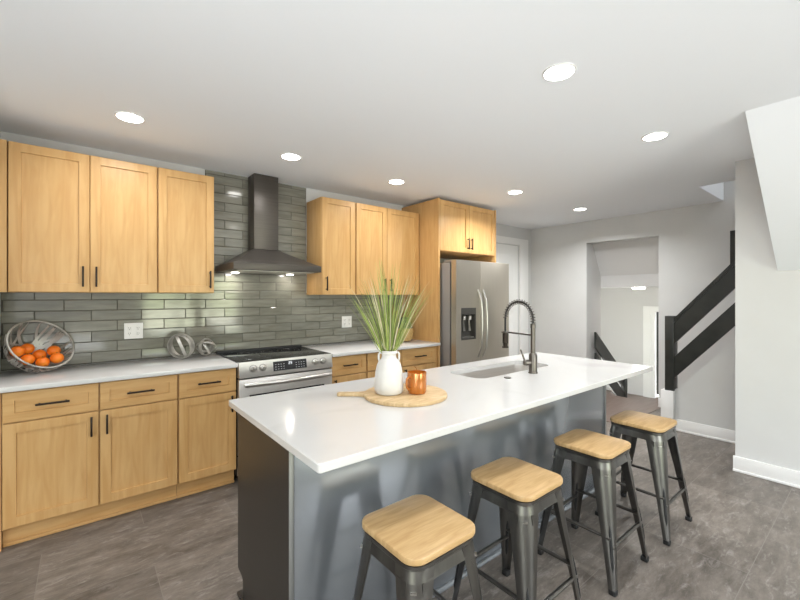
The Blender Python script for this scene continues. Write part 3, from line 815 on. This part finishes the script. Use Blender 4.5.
def grass():
    bm = new(); r = random.Random(11)
    base = Vector((VX, VY, VZ + .03))
    neck = VZ + .205
    for i in range(120):
        # three loose tufts as in the photo: left, middle, right
        u = r.random()
        if u < .36: sx, sp, hh = -.108, .034, (.24, .385)
        elif u < .66: sx, sp, hh = -.018, .03, (.28, .47)
        else: sx, sp, hh = .112, .04, (.25, .41)
        lean = r.gauss(sx, sp); depth = r.gauss(0, .05)
        h = r.uniform(*hh); h *= 1 - .25 * abs(lean)
        st = Vector((VX, VY, 0)) + R_ * max(-.02, min(.016, lean * .08 + r.uniform(-.005, .005))) + F_ * r.uniform(-.014, .014)
        pts = []; n = 9; curl = r.uniform(0, .05); w = r.uniform(.0014, .0032)
        for k in range(n + 1):
            s = k / n
            off = R_ * (lean * (s ** 1.35) * 1.12 + (1 if lean > 0 else -1) * curl * s ** 3 * .5) + F_ * depth * s
            z = neck - .10 + (.10 + h) * s - curl * .6 * s ** 3 * h
            inside = max(0, min(1, (z - (neck - .09)) / .09))
            pts.append(st + off * (.25 * inside if z < neck else 1) * (1 if z >= neck else s) + Vector((0, 0, z)))
        wd = (R_ * cos(r.uniform(-.9, .9)) + F_ * sin(r.uniform(-.9, .9)))
        mi = 1 if r.random() < .2 else 0
        prev = None; L = []; Rr = []; C = []
        for k, p in enumerate(pts):
            ww = w * (1 - (k / n) ** 2.2) + .0003
            L.append(bm.verts.new(p - wd * ww)); Rr.append(bm.verts.new(p + wd * ww)); C.append(bm.verts.new(p + F_ * ww * .5))
        for k in range(n):
            for a, b in ((L, C), (C, Rr)): bm.faces.new((a[k], b[k], b[k + 1], a[k + 1])).material_index = mi
    tag(obj('grass_bunch', bm, ['grass', 'straw']), 'bunch of tall thin green grass standing in the white vase', 'grass')
grass()

def candle_mug():
    cx, cy, cz = 1.286, 1.468, .9323
    t = thing('candle_mug', 'shiny amber glass mug candle beside the white vase', 'candle', (cx, cy, cz))
    bm = new(); add_lathe(bm, [(.036, 0), (.043, .003), (.047, .014), (.048, .03), (.048, .100), (.0475, .105), (.0455, .105), (.045, .09), (.045, .0805)], cx, cy, cz, 36, cap1=False); obj('mug', bm, 'amber', t)
    bm = new(); add_lathe(bm, [(.0445, .078), (.0445, .082), (.01, .0825)], cx, cy, cz, 28); obj('wax', bm, 'wax', t)
    bm = new(); p0 = Vector((cx, cy, cz + .082)); add_tube(bm, [p0, p0 + Vector((0, 0, .03)), p0 + Vector((-.004, .002, .042)), p0 - R_ * .012 + Vector((0, 0, .05))], .0014, 6); obj('wick', bm, 'amber', t)
    d = (-R_ * .75 - F_ * .66).normalized(); c0 = Vector((cx, cy, cz))
    path = [c0 + d * r + Vector((0, 0, z)) for r, z in ((.045, .084), (.058, .086), (.068, .078), (.071, .058), (.068, .038), (.058, .028), (.045, .028))]
    bm = new(); add_tube(bm, path, .0055, 10); obj('handle', bm, 'amber', t)
candle_mug()

# ------------------------------------------------------------------ things on the back counters
def chord_band(bm, surf, a, b, w, th, n=22, lift=0):
    """a flat strap laid along the chord a-b of a unit disc mapped on surf(u, v) -> (point, normal)"""
    A, B = Vector(a), Vector(b); dirv = (B - A).normalized(); pr = Vector((-dirv.y, dirv.x)); rows = []
    for k in range(n + 1):
        c = A.lerp(B, k / n); row = []
        p0, nn = surf(c.x, c.y); p1, _ = surf(c.x + pr.x * .01, c.y + pr.y * .01)
        s = (p1 - p0); s = s - nn * s.dot(nn); s.normalize(); q = p0 + nn * lift
        row = [q - s * w / 2, q + s * w / 2, q + s * w / 2 + nn * th, q - s * w / 2 + nn * th]
        rows.append(row)
    loft(bm, rows)

BOWL_C, BOWL_R, BOWL_D = Vector((-.212, 3.478, 1.100)), .178, .178
bax = Vector((.47, -.68, .565)).normalized()                  # the way the bowl opens
bx_ = Vector((0, 0, 1)).cross(bax).normalized(); by_ = bax.cross(bx_).normalized()
def bowl_pt(u, v, k=1.0):
    q = min(.9999, u * u + v * v); h = -BOWL_D * sqrt(1 - q)
    return BOWL_C + bx_ * u * BOWL_R * k + by_ * v * BOWL_R * k + bax * h * k
def bowl_surf(u, v):
    p = bowl_pt(u, v); nrm = (p - BOWL_C).normalized(); return p, nrm
def fruit_bowl():
    t = thing('fruit_bowl', 'silver woven strap bowl tipped on its side, holding oranges', 'bowl', (BOWL_C.x, BOWL_C.y, .9145))
    bm = new(); n = 64
    add_tube(bm, [BOWL_C + bx_ * BOWL_R * cos(2 * pi * k / n) + by_ * BOWL_R * sin(2 * pi * k / n) for k in range(n)], .0055, 8, True); obj('rim', bm, 'pewter', t)
    bm = new(); r = random.Random(5)
    for i in range(20):
        a = 2 * pi * i / 20 + r.uniform(-.1, .1); span = pi * r.uniform(.62, .95) * (1 if i % 2 else -1)
        A = (cos(a) * .99, sin(a) * .99); B = (cos(a + span) * .99, sin(a + span) * .99)
        chord_band(bm, bowl_surf, A, B, r.uniform(.013, .019), .002, 22, .0005 + .0022 * (i % 3))
    obj('strap', bm, 'pewter', t)
fruit_bowl()

def orange(c, r, label, apple=False):
    bm = new(); add_sphere(bm, c, r, 22, 14, .95)
    t = thing('apple' if apple else 'orange', label, 'fruit', (c.x, c.y, c.z - r * .95), None if apple else 'oranges in the strap bowl')
    obj('skin', bm, 'apple' if apple else 'orange', t)
    bm = new(); add_lathe(bm, [(.003, 0), (.0045, .002), (.002, .0035)], c.x, c.y, c.z + r * .93, 8); obj('stem', bm, 'stem', t)
FR = .037
# where each fruit rests on the inside of the straps: direction of view and the label
spots = [((-.3331, 3.5188, 1.0566), 'orange at the left edge of the bowl, half hidden by the rim'),
         ((-.2917, 3.5809, 1.0640), 'topmost left orange in the bowl, resting on the others'),
         ((-.2862, 3.5276, .9987), 'lower left orange in the bowl, under the topmost left one'),
         ((-.2326, 3.5831, 1.0178), 'middle orange in the bowl, behind the front one'),
         ((-.2131, 3.5256, .9737), 'front orange in the bowl, lowest of all at the rim'),
         ((-.1607, 3.5869, 1.0389), 'upper right orange in the bowl, at the back'),
         ((-.1411, 3.5242, .9948), 'lower right orange in the bowl, near the rim')]
for p, lab in spots: orange(Vector(p), FR, lab)

def orb(c, R, label, seed):
    t = thing('decorative_orb', label, 'decor orb', (c[0], c[1], c[2] - R), 'metal strap orbs on the counter')
    r = random.Random(seed); C = Vector(c)
    for i in range(5):
        ax = Vector((r.uniform(-1, 1), r.uniform(-1, 1), r.uniform(-.5, .5))).normalized()
        e1 = ax.orthogonal().normalized(); e2 = ax.cross(e1); rr = R - .003 - .0032 * i; w = R * .105; bm = new(); rows = []
        for k in range(40):
            a = 2 * pi * k / 40; d = e1 * cos(a) + e2 * sin(a)
            rows.append([C + d * rr - ax * w, C + d * rr + ax * w, C + d * (rr + .003) + ax * w, C + d * (rr + .003) - ax * w])
        V = [[bm.verts.new(p) for p in L] for L in rows]
        for A, B in zip(V, V[1:] + V[:1]):
            for q in range(4): bm.faces.new((A[q], A[(q + 1) % 4], B[(q + 1) % 4], B[q]))
        obj('band', bm, 'pewter', t)
orb((.606, 3.545, .914 + .1015), .101, 'larger metal band orb on the counter near the range', 4)
orb((.795, 3.575, .914 + .0765), .076, 'smaller metal band orb beside the range', 9)

def pot():
    cx, cy, cz = 2.785, 3.40, .9142
    t = thing('round_pot', 'round gold and dark green pot behind the grass', 'pot', (cx, cy, cz))
    bm = new(); add_lathe(bm, [(.05, 0), (.075, .006), (.098, .04), (.107, .085), (.107, .12), (.102, .145)], cx, cy, cz, 32); obj('lower_body', bm, 'pot_gold', t)
    bm = new(); add_lathe(bm, [(.102, .1452), (.094, .175), (.072, .21), (.048, .23), (.040, .245), (.046, .26), (.043, .263), (.036, .245), (.03, .22)], cx, cy, cz, 32); obj('upper_body', bm, 'pot_dark', t)
    # small paddle board leaning on the tile
    bm = new(); pts = rrect(-.085, .085, 0, .33, .03, 6)
    a = radians(9); y0 = 3.590
    n = [(p[0], p[1]) for p in pts]
    top = max(q for _, q in n)
    add_slab(bm, n, 0, .015, .002)
    hn = rrect(-.022, .022, .325, .445, .016, 5); add_slab(bm, hn, .001, .014, .002)
    add_lathe(bm, [(.009, .0145), (.009, .0165)], 0, .415, 0, 14, mi=1)
    Mx = Matrix.Translation((2.80, y0, .9152)) @ Matrix.Rotation(pi / 2 - a, 4, 'X')
    bmesh.ops.transform(bm, matrix=Mx, verts=bm.verts)
    tag(obj('paddle_board', bm, ['walnut', 'dark']), 'brown wooden paddle board leaning on the tile behind the grass', 'cutting board')
pot()

# ------------------------------------------------------------------ bar stools
def make_stool():
    g = 'metal bar stools with wooden seats at the island'
    t = thing('bar_stool', 'x', 'bar stool', (0, 0, 0), g)
    bm = new(); add_slab(bm, rrect(-.1545, .1545, -.1545, .1545, .055, 8), .6065, .629, .005); obj('seat', bm, 'elm', t)
    # pressed steel pan with a skirt arched between the legs
    bm = new(); ta, tb = .147, .1535
    def ring(h, r, z): return [(x, y, z) for x, y in rrect(-h, h, -h, h, r, 8)]
    loft(bm, [ring(.10, .03, .6050), ring(ta - .008, .05, .6060), ring(ta + .003, .055, .601), ring(ta + .003, .055, .590), ring(ta, .055, .586), ring(tb, .056, .552), ring(tb - .003, .054, .552), ring(ta - .004, .052, .586), ring(ta - .008, .05, .598), ring(.10, .03, .601)], cap0=True, cap1=True)
    # arched gussets: wider towards the corners
    n = 16
    for rot in range(4):
        Rm = Matrix.Rotation(rot * pi / 2, 4, 'Z'); rows = []
        for k in range(n + 1):
            x = -.115 + .23 * k / n; d = .010 + .034 * min(1, (abs(x) / .115)) ** 6
            yo = -(tb - .0005); rows.append([Rm @ Vector(p) for p in ((x, yo + .0006, .554), (x, yo - d * .06, .560 - d), (x, yo - d * .06 + .0025, .560 - d), (x, yo + .0031, .554))])
        loft(bm, rows)
    obj('seat_frame', bm, 'gun', t)
    # legs: folded sheet, wide at the top, narrow at the foot
    for sx in (-1, 1):
        for sy in (-1, 1):
            bm = new(); rows = []; K = 12
            for k in range(K + 1):
                s = k / K; z = .588 + (.018 - .588) * s
                c = .1495 + (.2065 - .1495) * s; w = .088 * (1 - s) ** 1.15 + .030 * (1 - (1 - s) ** 1.15); rr = .052 * (1 - s) ** .8 + .012
                rr = min(rr, w * .8); out = []; inn = []
                P = [(c - w, c)] + [(c - rr + rr * sin(a), c - rr + rr * cos(a)) for a in [pi / 2 * i / 7 for i in range(8)]] + [(c, c - w)]
                th = .0035
                Q = [(c - w, c - th)] + [(c - rr + (rr - th) * sin(a), c - rr + (rr - th) * cos(a)) for a in [pi / 2 * i / 7 for i in range(8)]] + [(c - th, c - w)]
                rows.append([(sx * x, sy * y, z) for x, y in P + Q[::-1]])
            loft(bm, rows)
            lg = obj('leg', bm, 'gun', t)
            # stiffening slot near the foot
            bm = new(); path = []
            for k in range(9):
                s = .50 + .36 * k / 8; z = .588 + (.018 - .588) * s; c = .1495 + .057 * s; rr = .052 * (1 - s) ** .8 + .012
                q = c - rr + rr * .7071 - .001; path.append((sx * q, sy * q, z))
            add_tube(bm, path, [.001, .006, .0075, .008, .008, .008, .0075, .006, .001], 8); obj('slot', bm, 'black', lg)
            bm = new(); add_slab(bm, [(sx * .192 + q[0], sy * .192 + q[1]) for q in rrect(-.017, .017, -.017, .017, .008, 4)], .0, .024, .003); obj('foot', bm, 'black', lg)
    def c_at(z): return .1495 + .057 * (.588 - z) / .570
    for z, axis in ((.205, 'x'), (.245, 'y')):
        for s in (-1, 1):
            c = c_at(z) - .010; bm = new()
            if axis == 'x': add_tube(bm, [(-c, s * c, z), (c, s * c, z)], .0105, 10, flat=.8)
            else: add_tube(bm, [(s * c, -c, z), (s * c, c, z)], .0105, 10, flat=.8)
            obj('foot_rail', bm, 'gun', t)
    # crossed braces under the pan
    bm = new(); c = c_at(.50) - .016
    add_bar(bm, (-c, -c, .528), (c, c, .528), .018, .004); add_bar(bm, (-c, c, .533), (c, -c, .533), .018, .004); obj('cross_brace', bm, 'nickel', t)
    return t

def copy_tree(o, parent=None):
    c = o.copy(); COL.objects.link(c)
    if parent is not None: c.parent = parent
    for ch in list(o.children): copy_tree(ch, c)
    return c
stool = make_stool()
kids = None
stools = [stool] + [copy_tree(stool) for _ in range(3)]
for s, (x, y, rz), lab in zip(stools, [(.902, 1.025, 0), (1.480, 1.030, 0), (2.146, 1.015, 0), (2.782, .990, 0)],
        ['bar stool nearest the camera at the island corner with the charcoal end panel', 'second bar stool from the island corner nearest the camera, before the mug candle',
         'third bar stool from the camera, near the faucet end of the island', 'farthest bar stool at the island end by the stairs']):
    s.location = (x, y, 0); s.rotation_euler = (0, 0, rz); s['label'] = 'gunmetal ' + lab

# ------------------------------------------------------------------ stair railings
def railing():
    t = thing('stair_railing', 'black board railing on the stairs going up', 'railing', (4.87, 1.2, .41))
    bm = new(); add_box(bm, 4.842, 4.965, 1.431, 1.513, .4125, 1.203, .003); obj('newel_post', bm, 'rail', t)
    ye = -.6
    def board(za, h, x0, x1):
        bm = new(); loft(bm, [[(x, y, z) for y, z in ((1.4305, sz(1.4305, za)), (1.4305, sz(1.4305, za + h)), (ye, sz(ye, za + h)), (ye, sz(ye, za)))] for x in (x0, x1)])
        return bm
    obj('rail_board', board(.945, .225, 4.852, 4.878), 'rail', t); obj('rail_board', board(.585, .225, 4.852, 4.878), 'rail', t)
    obj('handrail', board(1.171, .045, 4.843, 4.90), 'rail', t)
    bm = new(); add_box(bm, 4.862, 4.95, .885, .972, 1.66, 2.045, .003); obj('upper_post', bm, 'rail', t)
    t = thing('stair_railing', 'black board railing on the stairs down, seen through the doorway', 'railing', (6.35, 2.70, -.85))
    def b2(p0, p1, h):
        (xa, za), (xb, zb) = p0, p1
        bm = new(); loft(bm, [[(x, y, z) for x, z in ((xa, za), (xb, zb), (xb, zb - h), (xa, za - h))] for y in (2.715, 2.745)]); return bm
    sl = -.75
    def zz(x, z0): return z0 + (x - 5.885) * sl
    obj('rail_board', b2((5.885, .885), (6.85, zz(6.85, .885)), .23), 'rail', t); obj('rail_board', b2((5.885, .58), (6.85, zz(6.85, .58)), .22), 'rail', t)
    bm = new(); add_box(bm, 6.852, 6.92, 2.69, 2.77, -.85, .165, .003); obj('newel_post', bm, 'rail', t)
railing()

# ------------------------------------------------------------------ recessed lamps
def downlight(x, y, label, z=ZC, r=.079, watts=LAMP_W, group='recessed lamps in the kitchen ceiling'):
    t = thing('recessed_lamp', label, 'ceiling lamp', (x, y, z - .006), group)
    bm = new(); add_lathe(bm, [(r - .012, -.0005), (r - .010, -.006), (r - .002, -.005), (r, -.0008), (r - .001, -.0004)], x, y, z, 36, cap0=False, cap1=False); obj('trim_ring', bm, 'trim', t)
    bm = new(); add_lathe(bm, [(r - .0115, -.0012), (r - .0115, -.0045), (.01, -.0048)], x, y, z, 36); ln = obj('lens', bm, 'lens', t)
    l = area_light('recessed_lamp_light', (0, 0, -.004), (0, 0, 0), 2 * r - .03, 1, watts, (.97, .985, 1), shape='DISK', spread=radians(150)); l.parent = ln
for x, y, lab in ((.22, 2.906, 'recessed round lamp above the left cabinets, nearest the left wall'),
                  (1.264, 2.937, 'recessed round lamp before the range hood'),
                  (2.322, 2.947, 'recessed round lamp before the cabinets right of the hood'),
                  (1.808, 1.013, 'largest recessed round lamp, nearest the camera over the stools'),
                  (3.04, 1.008, 'recessed round lamp nearest the sloped bulkhead'),
                  (3.524, 2.466, 'recessed round lamp in front of the fridge'),
                  (4.844, 2.436, 'recessed round lamp nearest the doorway wall')):
    downlight(x, y, lab, watts=LAMP_W * (.55 if 2.9 < y < 2.95 else 2.6 if x > 3.3 else .75 if x > 3 else 1))
for x, y in ((-1.4, .9), (-1.4, -1.2), (.4, -1.2), (2.0, -1.2)):  # unseen lamps added to even out the room light
    downlight(x, y, 'recessed round lamp in the ceiling behind the camera')
t = thing('hall_lamp', 'small round surface lamp under the low ceiling edge beyond the doorway', 'ceiling lamp', (6.36, 2.32, 1.52), 'hall lamps')
bm = new(); add_lathe(bm, [(.088, -.0005), (.088, -.006), (.082, -.007)], 6.36, 2.32, 1.548, 32, cap0=False, cap1=False); obj('trim_ring', bm, 'trim', t)
bm = new(); add_lathe(bm, [(.081, -.001), (.081, -.022), (.074, -.026), (.01, -.028)], 6.36, 2.32, 1.548, 32); obj('lens', bm, 'lens', t)
downlight(5.3, .2, 'recessed lamp above the stairwell', 3.6, .085, 6, 'hall lamps')  # added out of view to brighten the stairwell and far wall
downlight(8.4, 3.0, 'recessed lamp deep in the lower hall ceiling', 1.75, .085, 2.2, 'hall lamps')  # added out of view to light the hall walls
